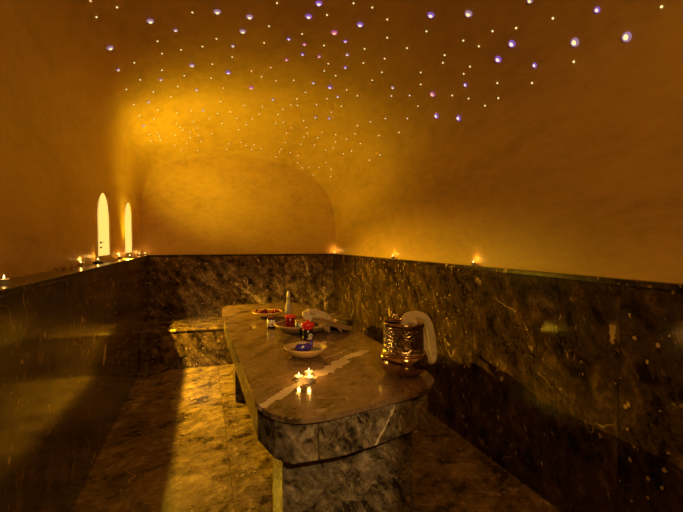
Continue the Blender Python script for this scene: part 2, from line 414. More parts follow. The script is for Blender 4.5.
# ------------------------------------------------------------------ tealights
mat_al = simple('aluminium cup', (0.80, 0.77, 0.72), 0.38, 0.6)
mat_wax = NT('white candle wax'); mat_wax.bsdf((0.85, 0.70, 0.46), 0.4, Subsurface_Weight=0.3, Emission_Color=(1.0, 0.62, 0.22, 1), Emission_Strength=0.55); mat_wax = mat_wax.m  # wax emission stands in for flame light glowing through it
mat_wick = simple('burnt wick', (0.02, 0.015, 0.01), 0.9)
mat_flame = glow('candle flame', (1.0, 0.62, 0.2), 7.0)
def make_tealight():
    o = thing('tealight', (0, 0, 0), 'x', 'candle')
    link('cup', lathe(bmesh.new(), [(0, 0), (0.0180, 0), (0.0190, 0.002), (0.0190, 0.0165), (0.0197, 0.017), (0.0190, 0.0175), (0.0183, 0.0165), (0.0183, 0.003), (0, 0.003)], 24), mat_al, o, True)
    wx = link('wax', lathe(bmesh.new(), [(0, 0.003), (0.0182, 0.003), (0.0182, 0.0155), (0.012, 0.0142), (0, 0.0138)], 20), mat_wax, o, True)
    link('wick', tube(bmesh.new(), [(0, 0, 0.0135), (0.0005, 0, 0.018), (0.0012, 0, 0.0205)], 0.0008, 6), mat_wick, wx)
    link('flame', lathe(bmesh.new(), [(0, 0.0185), (0.0020, 0.020), (0.0030, 0.0225), (0.0025, 0.026), (0.0012, 0.030), (0, 0.0335)], 12), mat_flame, o, True)
    o.scale = (1.1, 1.1, 1.25)
    return o
tea0 = make_tealight(); first = [True]
def tealight(loc, label, group, power=0.10):
    o = tea0 if first[0] else copy_tree(tea0)
    first[0] = False
    o.location = loc; o['label'] = label; o['group'] = group
    l = bpy.data.lights.new('candle_light', 'POINT'); l.energy = power*1.5; l.color = (1.0, 0.47, 0.075); l.shadow_soft_size = 0.006
    lo = bpy.data.objects.new('candle_light', l); COL.objects.link(lo); lo.location = (loc[0], loc[1], loc[2]+0.050)
G1, G2 = 'tealights on the marble table', 'tealights along the wall ledges'
for (x, y), lb in (((0.452, 2.155), 'lit tealight on the table, leftmost of the cluster of three by the cream vein'),
                   ((0.518, 2.215), 'lit tealight on the table, farthest back of the cluster of three'),
                   ((0.500, 2.125), 'lit tealight on the table, right front one of the cluster of three')):
    tealight((x, y, HT), lb, G1, 0.22)
mat_saucer = simple('dark glazed saucer', (0.035, 0.02, 0.012), 0.25)
sau0 = link('saucer', lathe(bmesh.new(), [(0, 0), (0.028, 0), (0.045, 0.008), (0.048, 0.014), (0.045, 0.013), (0.028, 0.005), (0, 0.005)], 28), mat_saucer, None, True)
saus = [((-0.835, 4.03), 'small dark saucer holding a tealight before the first window on the left ledge'),
        ((-0.835, 4.98), 'small dark saucer holding a tealight between the two windows on the left ledge')]
for i, ((x, y), lb) in enumerate(saus):
    s = sau0 if i == 0 else sau0.copy()
    if i: COL.objects.link(s)
    s.location = (x, y, LZ); tag(s, lb, 'saucer', 'candle saucers on the left ledge')
for (x, y, z), lb, e in (((-0.79, 2.135, LZ), 'lit tealight on the left ledge at the left edge of the picture', 0.06),
                      ((-0.872, 3.66, LZ), 'lit tealight close to the wall beside the crystal chips on the left ledge', 0.10),
                      ((-0.835, 4.03, LZ+0.005), 'lit tealight in the dark saucer before the first window', 0.10),
                      ((-0.835, 4.98, LZ+0.005), 'lit tealight in the dark saucer between the two windows', 0.10),
                      ((-0.775, 5.24, LZ), 'lit tealight on the left ledge just before the second window', 0.10),
                      ((-0.768, 5.92, LZ), 'lit tealight on the left ledge just past the second window', 0.08),
                      ((-0.745, 6.27, LZ), 'lit tealight at the far end of the left ledge by the end wall', 0.10),
                      ((1.888, 6.335, LZ), 'lit tealight in the far right corner of the ledge', 0.14),
                      ((1.893, 4.22, LZ), 'lit tealight halfway along the right ledge', 0.07),
                      ((1.893, 2.77, LZ), 'lit tealight on the right ledge nearest the camera, above the bucket', 0.07)):
    tealight((x, y, z), lb, G2, e)
# crystal chips glittering on the left ledge
mat_cr = NT('amber crystal'); mat_cr.bsdf((0.85, 0.55, 0.25), 0.08, 0, 0.6, Transmission_Weight=0.6); mat_cr = mat_cr.m
ch0 = None
for i in range(9):
    y = 3.12 + i*0.063 + random.uniform(-.015, .015); x = -0.855 + random.uniform(-.03, .02)
    if ch0 is None:
        b = ball(bmesh.new(), (0, 0, 0.011), 0.013, (1.1, 0.9, 0.85), 1)
        for v in b.verts: v.co += Vector((random.uniform(-.003, .003), random.uniform(-.003, .003), random.uniform(0, .003) if v.co.z > .006 else 0))
        mz = min(v.co.z for v in b.verts)
        for v in b.verts: v.co.z -= mz
        ch0 = c = link('crystal', b, mat_cr)
    else:
        c = ch0.copy(); COL.objects.link(c)
    c.location = (x, y, LZ); c.rotation_euler = (0, 0, random.uniform(0, 6)); s = random.uniform(0.7, 1.25); c.scale = (s, s, s)
    tag(c, 'small amber crystal chip glinting in the row on the left ledge', 'crystal', 'crystal chips on the left ledge')

# ------------------------------------------------------------------ bucket
t = NT('embossed copper silver'); tc = t.n('TexCoord').outputs['Object']
vo = t.n('TexVoronoi', feature='SMOOTH_F1'); t.link(tc, vo.inputs['Vector']); vo.inputs['Scale'].default_value = 75
wv = t.n('TexWave', wave_type='RINGS'); t.link(t.vmath('ADD', tc, t.vmath('SCALE', t.noise(tc, 30, 2, color=True), scale=0.03)), wv.inputs['Vector']); wv.inputs['Scale'].default_value = 14; wv.inputs['Distortion'].default_value = 14
h = t.math('ADD', t.math('MULTIPLY', vo.outputs['Distance'], 1.3), t.math('MULTIPLY', wv.outputs[0], 0.5))
t.bsdf(t.mix(t.step(h, 0.3, 0.9), (0.26, 0.19, 0.12), (0.66, 0.56, 0.43)), 0.27, 1.0, bump=h, bump_d=0.0022)
mat_emb = t.m
mat_cop = simple('polished copper', (0.62, 0.47, 0.32), 0.15, 1.0, grain=0.15, gscale=12)
bk = thing('hammam_bucket', (1.000, 2.085, HT), 'embossed copper bucket on three small feet standing at the near right corner of the table', 'bucket')
link('body', lathe(bmesh.new(), [(0.113, 0.100), (0.107, 0.106), (0.1035, 0.114), (0.1015, 0.16), (0.1015, 0.215), (0.1015, 0.218), (0.0975, 0.218), (0.0975, 0.215), (0.0975, 0.16), (0.0995, 0.114), (0.103, 0.106), (0.108, 0.100)], 64, closed=True), mat_emb, bk, True)
link('belly', lathe(bmesh.new(), [(0, 0.014), (0.088, 0.014), (0.100, 0.018), (0.113, 0.030), (0.1215, 0.046), (0.1245, 0.062), (0.1235, 0.078), (0.119, 0.092), (0.113, 0.100), (0.108, 0.100), (0.117, 0.064), (0.108, 0.036), (0.09, 0.022), (0, 0.022)], 64), mat_cop, bk, True)
rim_ = link('rim', lathe(bmesh.new(), [(0.102, 0.214), (0.1055, 0.218), (0.106, 0.226), (0.1045, 0.235), (0.103, 0.238), (0.0985, 0.238), (0.097, 0.232), (0.097, 0.214)], 64, closed=True), mat_cop, bk, True)
link('band', lathe(bmesh.new(), [(0.114, 0.094), (0.1165, 0.097), (0.1165, 0.102), (0.110, 0.107), (0.108, 0.1)], 64, closed=True), mat_cop, bk, True)
for a in (-1.95, 0.15, 2.25):
    link('foot', lathe(bmesh.new(), [(0, 0), (0.007, 0), (0.0085, 0.004), (0.006, 0.010), (0.008, 0.022), (0, 0.022)], 14, c=(0.075*math.cos(a), 0.075*math.sin(a), 0)), mat_cop, bk, True)
b = bmesh.new()
tube(b, [(-0.012, 0.105, 0.225), (-0.012, 0.109, 0.245), (-0.02, 0.110, 0.252), (0.02, 0.110, 0.252), (0.012, 0.109, 0.245), (0.012, 0.105, 0.225)], 0.005, 8)
link('handle_lug', b, mat_cop, rim_, True)

bk.scale = (1.05, 1.05, 1.18)
# towel rolled over the bucket rim: one long roll folded double, hanging outside
t = NT('white terry towel'); tc = t.n('TexCoord').outputs['Object']
n = t.noise(tc, 260, 3); t.bsdf(t.mix(n, (0.76, 0.70, 0.68), (0.92, 0.87, 0.86)), 0.95, 0, 0.1, bump=t.math('ADD', n, t.math('MULTIPLY', t.noise(tc, 40, 3), 1.5)), bump_d=0.004, Sheen_Weight=0.3)
mat_tow = t.m
YT = 2.165
def tp(px, py, dy=0.0): return at_y(px, py, YT+dy)
path = [tp(402.5, 331, .03), tp(403.5, 323, .025), tp(408, 317, .02), tp(416, 315.5, .01), tp(424, 318, -.005), tp(429, 326, -.015), tp(431.3, 337, -.02), tp(433.0, 349, -.025), tp(433.6, 357, -.03), tp(431.2, 361.2, -.034), tp(428.2, 358.5, -.036),
        tp(425.6, 350, -.036), tp(423.0, 340, -.034), tp(420.5, 331, -.03), tp(416, 323.5, -.025), tp(409.5, 320.5, -.02), tp(405, 323, -.012), tp(403.5, 331, -.008)]
rad = [.020, .024, .026, .026, .025, .0235, .0225, .022, .0195, .018, .0195, .021, .0215, .0225, .024, .024, .022, .018]
P = catmull(path, 6); R = []
for i in range(len(P)):
    u = i/6; k = min(int(u), len(rad)-2); R.append(rad[k]*(1-(u-k))+rad[k+1]*(u-k))
b = tube(bmesh.new(), P, R, 18, 1.0, Vector((0, 1, 0)))
og = Vector((sum((p.x for p in P))/len(P), YT, HT+0.04))
for v in b.verts:
    w = math.sin(v.co.z*150+v.co.x*60)*0.0012 + math.sin(v.co.x*210-v.co.z*90+v.co.y*120)*0.001
    v.co += Vector((w, w, 0)); v.co -= og
tw = link('towel', b, mat_tow, None, True); tw.location = og
md = tw.modifiers.new('sub', 'SUBSURF'); md.levels = 1; md.render_levels = 1
tag(tw, 'white terry towel rolled double and hung over the right rim of the bucket', 'towel')

# ------------------------------------------------------------------ wooden bowl with a dark blue bird dish
t = NT('turned wood'); tc = t.n('TexCoord').outputs['Object']; mp = t.n('Mapping'); mp.inputs['Scale'].default_value = (6, 40, 40); t.link(tc, mp.inputs[0])
n = t.noise(mp.outputs[0], 1.5, 5); t.bsdf(t.mix(n, (0.42, 0.24, 0.085), (0.66, 0.43, 0.18)), 0.42, 0, 0.4); mat_wood = t.m
wb = thing('wooden_bowl', (0.592, 2.605, HT), 'shallow light wooden bowl with a pierced ear handle, behind the three tealights', 'bowl')
link('bowl_body', lathe(bmesh.new(), [(0, 0), (0.055, 0), (0.08, 0.006), (0.109, 0.028), (0.127, 0.050), (0.128, 0.056), (0.123, 0.057), (0.116, 0.049), (0.095, 0.024), (0.070, 0.010), (0, 0.008)], 56), mat_wood, wb, True)
b = bmesh.new()
c, s = math.cos(0.42), math.sin(0.42)
tube(b, catmull([(0.122*c+0.018*s, 0.122*s-0.018*c, 0.050), (0.142*c+0.012*s, 0.142*s-0.012*c, 0.055), (0.151*c, 0.151*s, 0.056), (0.142*c-0.012*s, 0.142*s+0.012*c, 0.055), (0.122*c-0.018*s, 0.122*s+0.018*c, 0.050)], 4), 0.0065, 8)
link('ear_handle', b, mat_wood, wb, True); wb.scale = (1.04, 1.04, 1.04)
mat_clay = simple('grey green bath clay', (0.20, 0.17, 0.085), 0.6, grain=0.5, gscale=60)
b = lathe(bmesh.new(), [(0, 0.031), (0.04, 0.033), (0.08, 0.033), (0.0975, 0.034), (0.0975, 0.0335), (0.08, 0.030), (0.04, 0.027), (0, 0.026)], 40)
for v in b.verts: v.co.z += math.sin(v.co.x*90)*math.cos(v.co.y*80)*0.0012
cl = link('bath_clay', b, mat_clay, None, True); cl.location = wb.location; tag(cl, 'grey green bath clay filling the wooden bowl', 'clay', kind='stuff')
t = NT('cobalt glaze'); t.bsdf((0.045, 0.022, 0.28), 0.12, 0, 0.6, Coat_Weight=0.5); mat_blue = t.m
mat_pinkish = simple('pale rose gauze', (0.55, 0.40, 0.36), 0.7, grain=0.3)
bd = thing('bird_dish', (0.573, 2.575, HT+0.034), 'glossy dark blue bird-shaped soap dish with a pale back, sitting in the wooden bowl', 'dish')
P = catmull([(-0.050, 0.004, 0.018), (-0.036, 0.0, 0.024), (-0.008, 0, 0.028), (0.018, 0, 0.028), (0.036, 0, 0.032), (0.044, 0.0, 0.050), (0.0455, 0, 0.064), (0.042, 0, 0.074)], 5)
rr = catmull([(0.010, 0, 0), (0.025, 0, 0), (0.032, 0, 0), (0.031, 0, 0), (0.020, 0, 0), (0.0125, 0, 0), (0.010, 0, 0), (0.0095, 0, 0)], 5)
b = tube(bmesh.new(), P, [max(0.003, r.x) for r in rr], 18, 1.0, Vector((0, 1, 0)))
for v in b.verts: v.co.z = max(v.co.z, 0.0)
link('body', b, mat_blue, bd, True)
link('back', ball(bmesh.new(), (-0.010, 0, 0.056), 0.025, (1.3, 0.95, 0.30), 3), mat_pinkish, bd, True)
b = bmesh.new(); ball(b, (0.040, 0, 0.080), 0.0115, (1, 0.9, 0.95), 3); tube(b, [(0.034, 0, 0.079), (0.024, 0, 0.076), (0.018, 0, 0.074)], [0.006, 0.0035, 0.001], 8)
link('head', b, mat_pinkish, bd, True)

# ------------------------------------------------------------------ plate of petals
mat_yel = simple('yellow glazed plate', (0.72, 0.46, 0.10), 0.28, grain=0.15, gscale=15)
pt = thing('petal_plate', (0.548, 4.0, HT), 'wide yellow footed plate full of rose petals at the far left of the table', 'plate')
link('dish', lathe(bmesh.new(), [(0, 0.022), (0.06, 0.022), (0.108, 0.034), (0.135, 0.054), (0.139, 0.066), (0.132, 0.066), (0.106, 0.043), (0.06, 0.031), (0, 0.030)], 48), mat_yel, pt, True)
link('foot_ring', lathe(bmesh.new(), [(0.066, 0), (0.060, 0.0), (0.056, 0.024), (0.062, 0.024)], 40, closed=True), simple('dark glazed foot', (0.05, 0.03, 0.02), 0.35), pt, True)
mat_ornament = simple('dark green painted motif', (0.05, 0.05, 0.03), 0.4)
link('painted_mark', box(bmesh.new(), -0.020, 0.012, -0.134, -0.118, 0.040, 0.052, 0.003), mat_ornament, pt)
mat_pet = [simple('rose petal', (0.42, 0.035, 0.055), 0.6, grain=0.5, gscale=90), simple('pale rose petal', (0.62, 0.26, 0.22), 0.6, grain=0.3, gscale=90)]
def petal_mesh():
    b = bmesh.new(); n = 8; vs = []
    for i in range(n):
        for j in range(5):
            u, v = i/(n-1), (j/4-0.5)*2; wd = 0.017*math.sin(PI*min(1, u*0.9+0.1))**0.7
            vs.append(b.verts.new((u*0.042-0.02, v*wd, 0.012*(u-0.5)**2*4+0.007*v*v)))
    for i in range(n-1):
        for j in range(4): b.faces.new((vs[i*5+j], vs[i*5+j+1], vs[i*5+j+6], vs[i*5+j+5]))
    bmesh.ops.solidify(b, geom=b.faces[:], thickness=0.0009)
    return b
p0 = [link('rose_petal', petal_mesh(), m, None, True) for m in mat_pet]; used = [False, False]
for i in range(44):
    k = 0 if random.random() < 0.72 else 1
    o = p0[k] if not used[k] else p0[k].copy()
    if used[k]: COL.objects.link(o)
    used[k] = True
    a = random.uniform(0, 2*PI); r = 0.115*math.sqrt(random.random())
    o.location = (0.548+r*math.cos(a), 4.0+r*math.sin(a), HT+0.040+0.10*max(0, r-0.03)+0.018*random.random()*(1.2-r/0.12))
    o.rotation_euler = (random.uniform(-.5, .5), random.uniform(-.5, .5), random.uniform(0, 6.3))
    tag(o, ('dried red rose petal lying in the yellow plate', 'pale pink rose petal lying in the yellow plate')[k], 'petal', ('red rose petals on the yellow plate', 'pale rose petals on the yellow plate')[k])

# ------------------------------------------------------------------ jars and bottles
mat_label = NT('printed label'); tc = mat_label.n('TexCoord').outputs['Object']
sep = mat_label.n('SeparateXYZ'); mat_label.link(tc, sep.inputs[0])
dd = mat_label.math('MULTIPLY', mat_label.step(sep.outputs[2], 0.030, 0.032), mat_label.math('SUBTRACT', 1.0, mat_label.step(sep.outputs[2], 0.044, 0.046)))
dd = mat_label.math('MULTIPLY', dd, mat_label.math('SUBTRACT', 1.0, mat_label.step(mat_label.math('ABSOLUTE', mat_label.math('SUBTRACT', sep.outputs[0], 0.004)), 0.007, 0.008)))
mat_label.bsdf(mat_label.mix(dd, (0.72, 0.64, 0.52), (0.45, 0.04, 0.03)), 0.5); mat_label = mat_label.m
mat_blk = simple('dark brown glass', (0.018, 0.010, 0.008), 0.12)
mat_red = simple('red plastic', (0.70, 0.025, 0.015), 0.3)
mat_redglass = simple('dark red glass', (0.16, 0.008, 0.010), 0.15)
t = NT('clear glass'); t.bsdf((0.85, 0.80, 0.70), 0.06, 0, 0.5, Transmission_Weight=0.75, IOR=1.3); mat_gl = t.m
mat_white = simple('cream plastic cap', (0.72, 0.62, 0.46), 0.35)

o = thing('oil_bottle', (0.514, 3.535, HT), 'small dark bottle with a white label, standing before the yellow petal plate', 'bottle')
link('body', lathe(bmesh.new(), [(0, 0), (0.030, 0), (0.032, 0.003), (0.032, 0.072), (0.028, 0.078), (0, 0.078)], 28), mat_blk, o, True)
link('label', lathe(bmesh.new(), [(0.0323, 0.018), (0.0328, 0.018), (0.0328, 0.070), (0.0323, 0.070)], 28, closed=True), mat_label, o, True)
link('cap', lathe(bmesh.new(), [(0, 0.078), (0.026, 0.078), (0.026, 0.092), (0.024, 0.094), (0, 0.094)], 28), simple('dark red cap', (0.20, 0.03, 0.02), 0.35), o, True)

o = thing('glass_bottle', (0.752, 4.05, HT), 'tall slim clear glass bottle with a cream cap at the far middle of the table', 'bottle')
link('body', lathe(bmesh.new(), [(0, 0), (0.034, 0), (0.037, 0.004), (0.037, 0.075), (0.033, 0.105), (0.020, 0.150), (0.015, 0.172), (0.015, 0.186), (0.012, 0.186), (0.012, 0.170), (0.017, 0.148), (0.030, 0.104), (0.034, 0.075), (0.034, 0.006), (0, 0.006)], 32), mat_gl, o, True)
oil = link('oil', lathe(bmesh.new(), [(0, 0.007), (0.0333, 0.007), (0.0333, 0.075), (0.029, 0.104), (0.019, 0.138), (0, 0.138)], 28), simple('pale oil', (0.60, 0.48, 0.28), 0.2), o, True)
link('cap', lathe(bmesh.new(), [(0, 0.182), (0.0165, 0.182), (0.0195, 0.188), (0.0195, 0.206), (0.014, 0.214), (0.011, 0.234), (0.008, 0.240), (0, 0.240)], 28), mat_white, o, True)

o.scale = (0.86, 0.86, 1.0)
# woven basket
t = NT('woven straw'); tc = t.n('TexCoord').outputs['UV']
u = t.n('TexCoord').outputs['Object']; sp_ = t.n('SeparateXYZ'); t.link(u, sp_.inputs[0])
ang = t.math('ARCTAN2', sp_.outputs[1], sp_.outputs[0])
w1 = t.math('SINE', t.math('MULTIPLY', ang, 46)); w2 = t.math('SINE', t.math('MULTIPLY', sp_.outputs[2], 520))
wv = t.math('ADD', t.math('MULTIPLY', t.math('MULTIPLY', w1, w2), 0.5), 0.5)
n = t.noise(u, 30, 3); t.bsdf(t.mix(wv, (0.07, 0.035, 0.012), t.mix(n, (0.24, 0.14, 0.055), (0.40, 0.26, 0.11))), 0.7, 0, 0.3, bump=wv, bump_d=0.004); mat_bask = t.m
bs = thing('woven_basket', (0.735, 3.345, HT), 'wide low woven straw basket holding jars in the middle of the table', 'basket')
link('basket_body', lathe(bmesh.new(), [(0, 0), (0.135, 0), (0.165, 0.006), (0.198, 0.030), (0.218, 0.056), (0.212, 0.058), (0.190, 0.033), (0.160, 0.013), (0.13, 0.008), (0, 0.008)], 64, sy=0.88), mat_bask, bs, True)
link('basket_rim', tube(bmesh.new(), [(0.216*math.cos(2*PI*i/48), 0.216*0.88*math.sin(2*PI*i/48), 0.058) for i in range(49)], 0.0075, 8, cap=False), simple('straw binding', (0.50, 0.31, 0.12), 0.7, grain=0.4, gscale=60), bs, True)
BZ = HT+0.008
o = thing('red_jar', (0.632, 3.33, BZ), 'translucent red jar with a red lid standing at the left inside the basket', 'jar')
link('body', lathe(bmesh.new(), [(0, 0), (0.033, 0), (0.036, 0.004), (0.036, 0.098), (0.032, 0.104), (0, 0.104)], 28), mat_redglass, o, True)
link('lid', lathe(bmesh.new(), [(0, 0.104), (0.039, 0.104), (0.041, 0.108), (0.041, 0.120), (0.038, 0.125), (0, 0.127)], 28), mat_red, o, True)
t = NT('scrub jar label'); tc = t.n('TexCoord').outputs['Object']; sp_ = t.n('SeparateXYZ'); t.link(tc, sp_.inputs[0])
zc = sp_.outputs[2]
colr = t.mix(t.step(t.noise(tc, 45, 2), 0.45, 0.55), (0.55, 0.50, 0.30), (0.10, 0.10, 0.10))
colr = t.mix(t.math('SUBTRACT', 1.0, t.step(zc, 0.050, 0.054)), colr, (0.03, 0.06, 0.30))
t.bsdf(colr, 0.35); mat_scr = t.m
o = thing('scrub_jar', (0.694, 3.235, BZ), 'squat jar with a yellow lid and blue printed band, front middle of the basket', 'jar')
link('body', lathe(bmesh.new(), [(0, 0), (0.039, 0), (0.042, 0.004), (0.042, 0.080), (0.038, 0.084), (0, 0.084)], 32), mat_scr, o, True)
link('lid', lathe(bmesh.new(), [(0, 0.084), (0.041, 0.084), (0.043, 0.087), (0.043, 0.098), (0.040, 0.101), (0, 0.101)], 32), simple('yellow lid', (0.45, 0.26, 0.05), 0.4), o, True)
for i, (x, y, r) in enumerate(((0.595, 3.42, 0.026), (0.585, 3.355, 0.022), (0.625, 3.29, 0.020))):
    b = ball(bmesh.new(), (0, 0, r*0.8), r, (1.1, 1, 0.8), 3)
    s = link('soap_ball', b, simple('dark red soap', (0.22, 0.04, 0.035), 0.5, grain=0.4), None, True); s.location = (x, y, BZ+0.004+(0.010 if i == 1 else 0.0))
    tag(s, ('largest dark red soap ball at the back left of the basket', 'middle dark red soap ball at the left of the basket', 'smallest dark red soap ball before the red jar in the basket')[i], 'soap', 'dark soap balls in the basket')

# dark bottle with a flared red cap
mat_bl = NT('bottle label'); tc = mat_bl.n('TexCoord').outputs['Object']
ds = mat_bl.vmath('LENGTH', mat_bl.vmath('SUBTRACT', tc, (0.014, -0.037, 0.045)))
cc = mat_bl.mix(mat_bl.step(ds, 0.008, 0.010), (0.05, 0.05, 0.30), (0.70, 0.60, 0.48))
cc = mat_bl.mix(mat_bl.step(ds, 0.017, 0.019), cc, (0.018, 0.010, 0.008)); mat_bl.bsdf(cc, 0.25); mat_bl = mat_bl.m
o = thing('soap_bottle', (0.690, 2.975, HT), 'dark bottle with a flared red pump cap standing between basket and wooden bowl', 'bottle')
link('body', lathe(bmesh.new(), [(0, 0), (0.034, 0), (0.037, 0.004), (0.037, 0.085), (0.030, 0.094), (0, 0.094)], 32), mat_bl, o, True)
link('cap', lathe(bmesh.new(), [(0, 0.092), (0.0375, 0.092), (0.040, 0.098), (0.040, 0.112), (0.046, 0.118), (0.047, 0.124), (0.044, 0.133), (0.016, 0.140), (0.010, 0.150), (0.005, 0.155), (0, 0.156)], 32), mat_red, o, True)

# crochet bath mitt, straw fan, dark box
t = NT('pale raffia crochet'); tc = t.n('TexCoord').outputs['Object']; n = t.noise(tc, 90, 4)
t.bsdf(t.mix(n, (0.42, 0.32, 0.20), (0.72, 0.58, 0.40)), 0.85, 0, 0.2, bump=n, bump_d=0.005); mat_raf = t.m
t = NT('plaited straw blade'); tc = t.n('TexCoord').outputs['UV']; g = t.n('TexCoord').outputs['Object']
mp = t.n('Mapping'); mp.inputs['Scale'].default_value = (8, 60, 60); t.link(g, mp.inputs[0]); n = t.noise(mp.outputs[0], 2, 4)
t.bsdf(t.mix(n, (0.34, 0.20, 0.07), (0.62, 0.42, 0.17)), 0.6, 0, 0.35, bump=n, bump_d=0.003); mat_straw = t.m
def grid_sheet(A, B, C, D_, n, m, fn, th):
    b = bmesh.new(); vs = []
    for i in range(n+1):
        for j in range(m+1):
            u, v = i/n, j/m; p = (A*(1-u)+B*u)*(1-v)+(D_*(1-u)+C*u)*v
            vs.append(b.verts.new(p+Vector((0, 0, fn(u, v)))))
    for i in range(n):
        for j in range(m): b.faces.new((vs[i*(m+1)+j], vs[(i+1)*(m+1)+j], vs[(i+1)*(m+1)+j+1], vs[i*(m+1)+j+1]))
    return b
# mitt: a soft pad with two openings, lying over the basket's right side
A = Vector((0.745, 3.27, 0.885)); 
mt = thing('bath_mitt', (0.848, 3.36, HT+0.099), 'pale crocheted bath mitt with two holes lying over the right side of the basket', 'mitt')
b = bmesh.new(); n = 20
holes = [(-0.045, 0.0, 0.020), (0.02, -0.055, 0.018)]
verts = {}
for i in range(n+1):
    for j in range(n+1):
        u, v = i/n*2-1, j/n*2-1
        x = u*math.sqrt(1-v*v/2)*0.125; y = v*math.sqrt(1-u*u/2)*0.105
        verts[i, j] = b.verts.new((x, y, 0.034*(1-min(1, (u*u+v*v)*0.5))+0.004*math.sin(x*60+y*45)))
for i in range(n):
    for j in range(n):
        c = sum((verts[a].co for a in ((i, j), (i+1, j), (i+1, j+1), (i, j+1))), Vector())/4
        if any((c.x-h[0])**2+(c.y-h[1])**2 < h[2]**2 for h in holes): continue
        b.faces.new((verts[i, j], verts[i+1, j], verts[i+1, j+1], verts[i, j+1]))
bmesh.ops.delete(b, geom=[v for v in b.verts if not v.link_faces], context='VERTS')
bmesh.ops.solidify(b, geom=b.faces[:], thickness=0.010)
link('pad', b, mat_raf, mt, True); mt.rotation_euler = (math.radians(24), math.radians(8), 0.2)
for h in holes:
    tube_b = tube(bmesh.new(), [(h[0]+h[2]*1.05*math.cos(2*PI*k/20), h[1]+h[2]*1.05*math.sin(2*PI*k/20), 0.032+0.001*math.sin(k)) for k in range(21)], 0.004, 8, cap=False)
    link('hole_edging', tube_b, mat_straw, mt, True)

fn_ = thing('straw_fan', (0.95, 3.3, HT), 'plaited straw hand fan with cut pointed tabs leaning from the basket onto the table', 'fan')
ctr = [Vector((0.80, 3.28, 0.905)), Vector((0.88, 3.27, 0.890)), Vector((0.98, 3.25, 0.862)), Vector((1.07, 3.23, 0.834)), Vector((1.115, 3.22, 0.818))]
cs = catmull(ctr, 5); b = bmesh.new(); rows = []
for i, c in enumerate(cs):
    u = i/(len(cs)-1); wd = (0.030+0.075*math.sin(PI*min(1, u*0.95))**0.8)*(1 if u < 0.7 else max(0.15, 1-(u-0.7)*2.6))
    rows.append([b.verts.new(c+Vector((0.02*v, wd*v, 0.012*(1-v*v)-0.010*abs(v)+0.003*math.sin(v*14)))) for v in [k/8*2-1 for k in range(9)]])
for a, c in zip(rows, rows[1:]):
    for k in range(8): b.faces.new((a[k], a[k+1], c[k+1], c[k]))
bmesh.ops.solidify(b, geom=b.faces[:], thickness=0.004)
link('blade', rel(b, fn_), mat_straw, fn_, True)
b = bmesh.new(); tube(b, [Vector((0.82, 3.30, 0.905)), Vector((0.95, 3.36, 0.912)), Vector((1.04, 3.42, 0.918))], 0.0065, 8)
link('handle', rel(b, fn_), mat_straw, fn_, True)
for (x, y, z), w in (((0.885, 3.185, 0.868), 0.075), ((0.985, 3.18, 0.852), 0.055)):
    b = bmesh.new(); vs = [b.verts.new(v) for v in ((x-w*0.75, y, z), (x+w*0.35, y, z+0.002), (x+w*0.30, y-0.012, HT+0.006))]; b.faces.new(vs)
    bmesh.ops.solidify(b, geom=b.faces[:], thickness=0.003)
    link('tab', rel(b, fn_), mat_straw, fn_)
bx = thing('storage_box', (1.03, 3.36, HT), 'small black box half hidden under the straw fan', 'box')
link('box_base', box(bmesh.new(), -0.085, 0.075, -0.05, 0.07, 0, 0.040, 0.003), mat_blk, bx)
link('lid', box(bmesh.new(), -0.087, 0.077, -0.052, 0.072, 0.040, 0.048, 0.003), simple('dark green lid', (0.015, 0.035, 0.02), 0.35), bx)

# ------------------------------------------------------------------ fibre-optic stars
raw = []
def add(ox, oy, s, lst):
    for it in lst: raw.append((ox+it[0]/s, oy+it[1]/s, it[2] if len(it) > 2 else 'S', it[3] if len(it) > 3 else 'w'))
add(90, 0, 4.27, [(543, 48, 'L'), (652, 132, 'L'), (257, 88, 'L'), (85, 203, 'L'), (435, 277, 'L'), (590, 308, 'L', 'v'), (455, 383, 'M'), (250, 435, 'M'), (365, 128, 'M'), (120, 297, 'M'), (115, 30), (27, 72), (437, 52), (288, 175),
    (388, 212), (307, 228), (540, 165), (610, 195, 'M'), (607, 243), (189, 267), (307, 299), (302, 339, 'M'), (402, 322), (522, 273), (517, 333), (214, 340), (155, 381), (270, 392), (375, 369), (345, 413), (187, 446), (570, 375, 'S', 'p'), (558, 433), (660, 450), (480, 198), (2, 3, 'S', 'p')])
add(240, 0, 4.27, [(337, 12, 'L', 'v'), (293, 68, 'L', 'v'), (403, 137, 'L', 'p'), (513, 103, 'L', 'v'), (41, 70, 'L', 'w'), (208, 165, 'M', 'v'), (275, 188, 'M', 'p'), (267, 231, 'M', 'v'), (338, 240, 'M', 'p'), (458, 232, 'M'), (450, 175, 'M', 'v'), (450, 287, 'M', 'v'), (408, 322),
    (384, 371, 'L', 'v'), (313, 353, 'M'), (279, 394), (418, 412, 'M'), (199, 254, 'M', 'p'), (131, 287, 'S', 'p'), (49, 302, 'S', 'p'), (48, 373, 'L', 'p'), (153, 344, 'S', 'p'), (141, 424, 'M'), (229, 342), (360, 302), (377, 271), (359, 193), (265, 144), (372, 63), (158, 12), (124, 111), (103, 182), (92, 327),
    (485, 13), (565, 31), (629, 82), (629, 160), (532, 208), (527, 268), (618, 249), (606, 308), (565, 342), (456, 383), (501, 408), (372, 421), (327, 447), (245, 449), (217, 447), (243, 421), (433, 453), (182, 466)])
